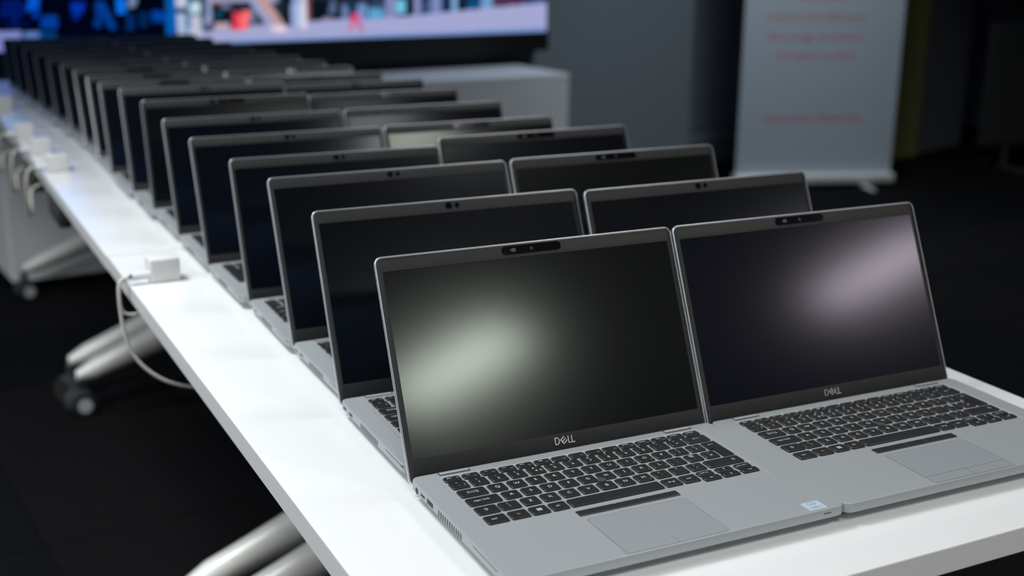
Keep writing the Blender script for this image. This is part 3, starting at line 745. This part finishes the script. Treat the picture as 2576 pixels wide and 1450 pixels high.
        P1 = [(cx_+.0048*math.cos(2*math.pi*k/n), cy_+.0028*math.sin(2*math.pi*k/n)) for k in range(n)]; P2 = [(cx_+.0043*math.cos(2*math.pi*k/n), cy_+.0024*math.sin(2*math.pi*k/n)) for k in range(n)]
        add_polys(bm, P1+P2, [(k, (k+1) % n, n+(k+1) % n, n+k) for k in range(n)], z=z)
        obj('sticker_print', bm, M_['stickerink'], s)
    return t

LEFT = [  # size, camera, x, y, yaw, lid tilt, glass
    (14, 'strip', .0029, .0008, .0008, .4200, 'green'), (14, 'dots', .0080, .2145, -.0050, .4147, 'blue'), (14, 'dots', .0160, .4180, .0055, .4195, 'blue'),
    (13, 'dots', .0137, .6165, -.0060, .3900, 'blue'), (13, 'dots', .0056, .8235, .0094, .4150, 'blue'), (13, 'dots', .0041, 1.0284, .0069, .3967, 'blue'),
    (13, 'strip', .0032, 1.2381, .0066, .2700, 'green'), (14, 'dots', -.0027, 1.4150, -.0098, .4377, 'blue'), (13, 'strip', -.0100, 1.6200, .0060, .4400, 'blue'),
    (13, 'strip', -.0060, 1.8230, -.001, .550, 'blue'), (13, 'strip', -.0070, 2.0250, -.002, .610, 'blue'), (13, 'dots', -.0120, 2.2280, -.002, .670, 'blue'),
    (13, 'strip', -.0220, 2.4300, -.003, .720, 'blue'), (13, 'dots', -.0340, 2.6330, .0, .740, 'blue'), (13, 'strip', -.0450, 2.8350, .001, .745, 'blue'),
    (13, 'dots', -.0580, 3.0380, .0, .765, 'blue'), (13, 'strip', -.0690, 3.2400, .001, .79, 'blue')]
RIGHT = [
    (14, 'strip', .3268, .0005, -.0060, .4180, 'rose'), (14, 'dots', .3318, .1985, .0000, .4030, 'blue'), (14, 'strip', .3425, .4207, -.0007, .3981, 'green'),
    (14, 'strip', .3265, .6253, .0200, .4000, 'blue'), (13, 'strip', .3165, .8308, .0078, .4120, 'green'), (13, 'dots', .3170, 1.0357, .0150, .3900, 'blue'),
    (13, 'dots', .3125, 1.2383, .0053, .3584, 'blue'), (13, 'dots', .3220, 1.4344, .0073, .4010, 'blue'), (13, 'dots', .3000, 1.6200, -.0006, .4600, 'rose'),
    (13, 'dots', .3010, 1.8230, -.003, .540, 'blue'), (13, 'dots', .3000, 2.0250, -.0038, .60, 'blue'), (13, 'dots', .2960, 2.2280, -.0049, .66, 'blue'),
    (13, 'strip', .2860, 2.4300, -.0041, .71, 'blue'), (13, 'dots', .2740, 2.6330, 0, .73, 'blue'), (13, 'dots', .2640, 2.8350, .001, .74, 'blue'),
    (13, 'dots', .2510, 3.0380, 0, .76, 'blue'), (13, 'dots', .2400, 3.2400, .001, .79, 'blue')]
ORD = ['nearest', 'second', 'third', 'fourth', 'fifth', 'sixth', 'seventh', 'eighth', 'ninth', 'tenth', 'eleventh', 'twelfth', 'thirteenth', 'fourteenth', 'fifteenth', 'sixteenth', 'farthest']
LOOK = {('L', 0): 'pale green glow reflected in its display', ('R', 0): 'pink glow reflected in its display', ('R', 1): 'bright reflection at its display corner', ('R', 4): 'bright cream reflection in its display', ('L', 6): 'greenish reflection in its display'}
for side, lst in (('L', LEFT), ('R', RIGHT)):
    for i, (sz, ct, x, y, yw, tl, gl) in enumerate(lst):
        col = 'left' if side == 'L' else 'right'
        feat = LOOK.get((side, i)) or ('black camera strip over the display' if ct == 'strip' else 'two round camera dots over the display')
        lab = ('nearest open silver laptop in the %s column, %s' % (col, feat)) if i == 0 else ('%s open silver laptop from the front, %s column, %s' % (ORD[i], col, feat)) if i < 16 else 'farthest open silver laptop, %s column' % col
        keys = 'parts' if i == 0 else ('parts' if (side == 'L' and i in (1, 2, 3)) else 'joined')
        det = 2 if i == 0 else (1 if i < 8 else 0)
        ex = ('sticker',) if (side, i) == ('L', 0) else (('padline',) if (side, i) == ('R', 0) else ())
        laptop(lab, sz, ct, x, y, yw, tl, gl, keys, det, 'open laptops in two columns', ex)

# ================================================================ plug adapters and cables on the left table edge
def adapter(label, x, y, w_, h_, yw, cable):
    t = thing('power_adapter', label, 'adapter', (x, y, TZ), yw, 'white power adapters on the table edge')
    bm = rbox(0, w_, 0, w_*.75, 0.0005, h_, .0035, 3); obj('body', bm, M_['white'], t, 40)
    if cable:
        bm = bmesh.new(); disc(bm, (-.0242, .008, .012), (1, 0, 0), .0062, .024, 16); p = obj('plug', bm, M_['white'], t, 40)
        bm = bmesh.new(); disc(bm, (-.0285, .008, .0105), (1, 0, 0), .0050, .0042, 16); obj('plug_collar', bm, M_['chrome'], p, 40)
    return t
adapter('white square plug adapter on the nearest table, its cable hanging over the edge', -.0790, .8100, .0440, .036, .06, True)
adapter('white square plug adapter on the middle table, nearest of the far four', -.1165, 1.768, .0445, .037, .04, True)
adapter('white square plug adapter on the middle table, second of the far four', -.1255, 2.005, .0450, .037, .03, True)
adapter('white square plug adapter on the middle table, third of the far four', -.1380, 2.252, .0440, .037, .03, True)
adapter('white square plug adapter on the farthest table, last at the left edge', -.1400, 2.815, .0440, .037, .03, False)
def cable(label, pts, r=.0026):
    bm = bmesh.new(); tube(bm, [Vector(p)+Vector((0, 0, TZ)) for p in spline(pts)], r, 8)
    return tag(obj('cable', bm, M_['cable'], None, 60), label, 'cable')
cable('white cable hanging from the nearest plug adapter and looping under the table', [(-.109, .819, .0105), (-.116, .818, .010), (-.1225, .815, .004), (-.1245, .812, -.010), (-.1245, .808, -.035), (-.122, .800, -.068), (-.112, .792, -.100), (-.088, .782, -.128), (-.055, .774, -.146), (-.01, .768, -.155), (.05, .765, -.158)])
cable('thin grey cable loop tucked under the nearest table edge', [(-.108, .835, .002), (-.119, .832, .0025), (-.1215, .830, -.010), (-.1215, .828, -.030), (-.116, .826, -.044), (-.100, .824, -.046), (-.085, .823, -.040)], .0024)
for k, (x, y) in enumerate(((-.1165, 1.768), (-.1255, 2.005), (-.1380, 2.252))):
    q = [(x-.0285, y+.0065, .0105), (x-.036, y+.006, .009), (x-.042, y+.006, -.004), (x-.044, y+.008, -.03), (x-.042, y+.02, -.07), (x-.038, y+.06, -.10+.01*k), (x-.030, y+.11, -.09), (x-.022, y+.15, -.06), (x+.02, y+.17, -.05)]
    cable('white cable drooping over the table edge from the %s far adapter' % ['first', 'second', 'third'][k], q, .003)
sk = mat('socket_dark_plastic', (0.03, 0.028, 0.026), 0.5)
for k, (x, y) in enumerate(((-.122, 1.56), (-.131, 1.955))):
    t = thing('socket_strip', 'dark socket strip hung on the middle table edge, %s one' % ['nearer', 'farther'][k], 'socket', (x+.012, y, TZ-.075), .01, 'socket strips on the table edge')
    bm = rbox(-.014, .0105, 0, .16, 0, .045, .004, 2); obj('housing', bm, sk, t, 40)
    for q in range(3):
        bm = bmesh.new(); disc(bm, (-.0148, .03+q*.05, .022), (1, 0, 0), .017, .0006, 18); obj('outlet', bm, M_['underside'], t, 40)
